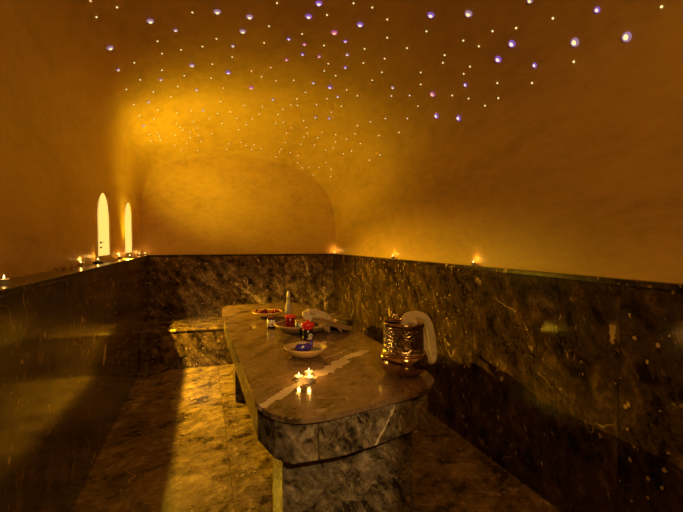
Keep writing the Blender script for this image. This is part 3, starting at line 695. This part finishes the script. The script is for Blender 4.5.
add(380, 0, 2.254, [(115, 33, 'L', 'v'), (200, 30, 'L'), (338, 1, 'M'), (490, 22, 'M', 'v'), (635, 15), (390, 41), (254, 70), (307, 63), (298, 98, 'L', 'v'), (267, 133, 'L', 'v'), (349, 147, 'M', 'v'), (440, 95, 'L'), (557, 83, 'L'), (437, 139), (343, 187), (265, 187), (267, 221), (193, 191, 'M', 'v'), (200, 222),
    (119, 212, 'L', 'p'), (128, 261, 'L', 'v'), (178, 266, 'L', 'v'), (163, 215), (203, 150), (189, 166), (142, 141), (146, 124), (92, 163), (92, 190), (61, 108), (16, 84), (105, 70), (188, 91), (223, 104), (16, 44), (12, 131), (6, 163), (29, 197, 'M'), (26, 216, 'S', 'v'), (67, 215, 'S', 'v'), (86, 239, 'S', 'p'), (62, 267, 'S', 'v'), (12, 267, 'S', 'v'), (43, 298), (237, 238)])
add(100, 80, 4.27, [(247, 127), (330, 138), (389, 131), (440, 129, 'M'), (502, 143), (558, 136), (167, 153), (231, 166), (467, 165), (326, 184), (398, 178), (521, 185), (584, 163), (649, 166), (186, 195, 'M'), (340, 199), (353, 213), (385, 222), (244, 226), (210, 232), (253, 239), (320, 236), (386, 246), (420, 238), (592, 212),
    (415, 205), (476, 229), (625, 190), (218, 260), (257, 255), (370, 272), (320, 278), (350, 296), (417, 302), (430, 261), (549, 272), (540, 297), (600, 266), (622, 280), (648, 297), (658, 276)])
add(250, 80, 4.27, [(53, 114), (40, 144), (119, 147), (140, 126), (174, 105), (202, 106), (284, 105, 'S', 'p'), (109, 185), (142, 180), (178, 204, 'S', 'p'), (229, 173), (280, 159, 'M'), (339, 163, 'M', 'v'), (347, 137, 'S', 'p'), (391, 111), (241, 202), (245, 227), (231, 243), (156, 226), (151, 266), (289, 246), (305, 225, 'S', 'p'),
    (366, 233), (365, 264), (413, 252), (355, 291), (449, 229), (551, 237), (636, 223), (459, 194), (514, 178), (218, 273), (275, 278), (134, 295), (172, 310), (110, 328), (202, 353), (224, 375), (252, 372), (294, 373), (270, 405), (345, 412), (347, 381), (325, 353), (205, 322), (323, 299), (399, 314), (433, 303), (510, 342), (556, 320), (471, 271), (18, 275), (47, 292), (8, 297), (126, 307)])
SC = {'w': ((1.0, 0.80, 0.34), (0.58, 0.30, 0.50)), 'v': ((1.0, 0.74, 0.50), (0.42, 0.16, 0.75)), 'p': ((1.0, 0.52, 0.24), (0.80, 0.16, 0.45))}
CN = {'w': 'pale yellow white', 'v': 'violet', 'p': 'pink orange'}
SN = {'L': 'large bright', 'M': 'mid sized', 'S': 'tiny'}
unique = {(590, 308): 0}
star_proto = {}
mats = {k: (glow('star tip '+k, c, 1.3), glow('star bloom '+k, h_, 0.6)) for k, (c, h_) in SC.items()}
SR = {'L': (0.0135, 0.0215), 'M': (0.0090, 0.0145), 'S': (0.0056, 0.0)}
def star(hit, nrm, size, colr, label, group):
    key = (size, colr)
    if key not in star_proto:
        r, r2 = SR[size]
        if size == 'S':
            o = link('star_light', lathe(bmesh.new(), [(0, 0), (r, 0), (r*0.9, r*0.6), (r*0.5, r*1.1), (0, r*1.25)], 10), mats[colr][0], None, True)
        else:
            o = thing('star_light', (0, 0, 0), 'x', 'star light')
            link('fibre_tip', lathe(bmesh.new(), [(0, 0.001), (r, 0.001), (r*0.92, r*0.6), (r*0.6, r*1.1), (0, r*1.35)], 14), mats[colr][0], o, True)
            link('bloom_ring', lathe(bmesh.new(), [(r, 0), (r2, 0), (r2*0.92, r2*0.35), (r*1.25, r2*0.55), (r, r2*0.5)], 20, closed=True), mats[colr][1], o, True)  # emissive ring imitates the bloom of light around the tip
        star_proto[key] = o
    else: o = copy_tree(star_proto[key])
    o.location = hit; o.rotation_mode = 'QUATERNION'; o.rotation_quaternion = nrm.to_track_quat('Z', 'Y')
    tag(o, label, 'star light', group)
special = {(217, 11): 'bright white star light, upper of the close pair left of centre', (243, 31): 'bright white star light, lower right of the close pair left of centre',
           (110, 48): 'bright pale star light farthest to the left on the vault', (150, 21): 'elongated white star light upper left on the vault', (192, 65): 'bright white star light alone in the left middle of the vault',
           (627, 37): 'bright yellow white star light, rightmost big one on the vault', (575, 42): 'bright yellow white star light, second big one from the right',
           (469, 13): 'bright yellow white star light high up, right of a big violet one', (431, 15): 'big violet star light high on the vault beside the white one',
           (334, 32): 'big pink star light, brightest in the middle of the vault', (319, 3): 'big violet star light at the very top middle of the vault', (360, 24): 'long violet streaked star light right of the brightest pink one',
           (433, 94): 'big pink star light right of centre, lowest of the big pink ones', (459, 118): 'big violet star light, lowest big one on the right side', (437, 116): 'big violet star light left of the lowest big violet one',
           (251, 87): 'big orange pink star light left of centre low on the vault', (228, 72): 'wide violet star light left of centre', (330, 87): 'big violet star light low in the middle of the vault',
           (309, 16): 'big violet star light just left below the topmost one', (250, 16): 'bright star light just right of the close white pair', (512, 43): 'bright violet star light, upper of the two between the white ones on the right', (498, 59): 'bright violet star light, lower of the two between the white ones on the right'}
placed = []
for px, py, size, colr in raw:
    if any((px-a)**2+(py-b)**2 < 4.5 for a, b in placed): continue
    d = ray(px, py).normalized(); h = BVH.ray_cast(Vector((0, 0, EYE)), d)
    if h[0] is None or h[0].y > YB-0.02: continue
    nv = h[1] if h[1].dot(d) < 0 else -h[1]
    if abs(nv.y) > 0.93: continue
    placed.append((px, py))
    lab = None
    for (a, b), s in special.items():
        if abs(a-px) < 1.5 and abs(b-py) < 1.5: lab = s
    grp = '%s %s star lights in the vault' % (SN[size], CN[colr])
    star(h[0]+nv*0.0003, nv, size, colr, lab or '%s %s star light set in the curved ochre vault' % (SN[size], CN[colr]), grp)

# ------------------------------------------------------------------ lights
def lamp(name, typ, loc, target, energy, color, **kw):
    l = bpy.data.lights.new(name, typ); l.energy = energy; l.color = color
    for k, v in kw.items(): setattr(l, k, v)
    o = bpy.data.objects.new(name, l); COL.objects.link(o); o.location = loc
    if target is not None: o.rotation_euler = (Vector(target)-Vector(loc)).to_track_quat('-Z', 'Y').to_euler()
    return o
# unseen spot added as window light; ledge shades the floor along the left wall
lamp('ledge_fill_spot', 'SPOT', (XL-0.03, 4.98, LZ+0.096), (0.25, 4.65, 0.0), 440, (1.0, 0.565, 0.022), spot_size=math.radians(128), spot_blend=0.5, shadow_soft_size=0.003)
# unseen spot added behind the entry wall, beaming in through its gap
lamp('rear_fill_spot', 'SPOT', (-0.12, -2.5, 3.2), (0.5, 5.0, 0.5), 430, (1.0, 0.68, 0.25), spot_size=math.radians(50), spot_blend=0.7, shadow_soft_size=0.03)
# unseen spot added above the ledge, brightening the vault like bounced window light
lamp('bounce_fill_spot', 'SPOT', (-0.74, 5.15, 1.40), (0.25, 5.45, 2.75), 150, (1.0, 0.655, 0.018), spot_size=math.radians(128), spot_blend=1.0, shadow_soft_size=0.06)
# soft warm fill, an unseen area light added near the entry wall
lamp('entry_fill', 'AREA', (0.5, -0.75, 2.45), (0.6, 3.0, 1.3), 19, (1.0, 0.50, 0.09), shape='DISK', size=0.5)

w = bpy.data.worlds.new('world'); sc.world = w; w.use_nodes = True
bg = w.node_tree.nodes['Background']; bg.inputs[0].default_value = (1.0, 0.5, 0.1, 1); bg.inputs[1].default_value = 0.004
sc.view_settings.view_transform = 'Standard'; sc.view_settings.look = 'None'; sc.view_settings.gamma = 1.0
sc.view_settings.use_curve_mapping = False; sc.view_settings.exposure = 0.0
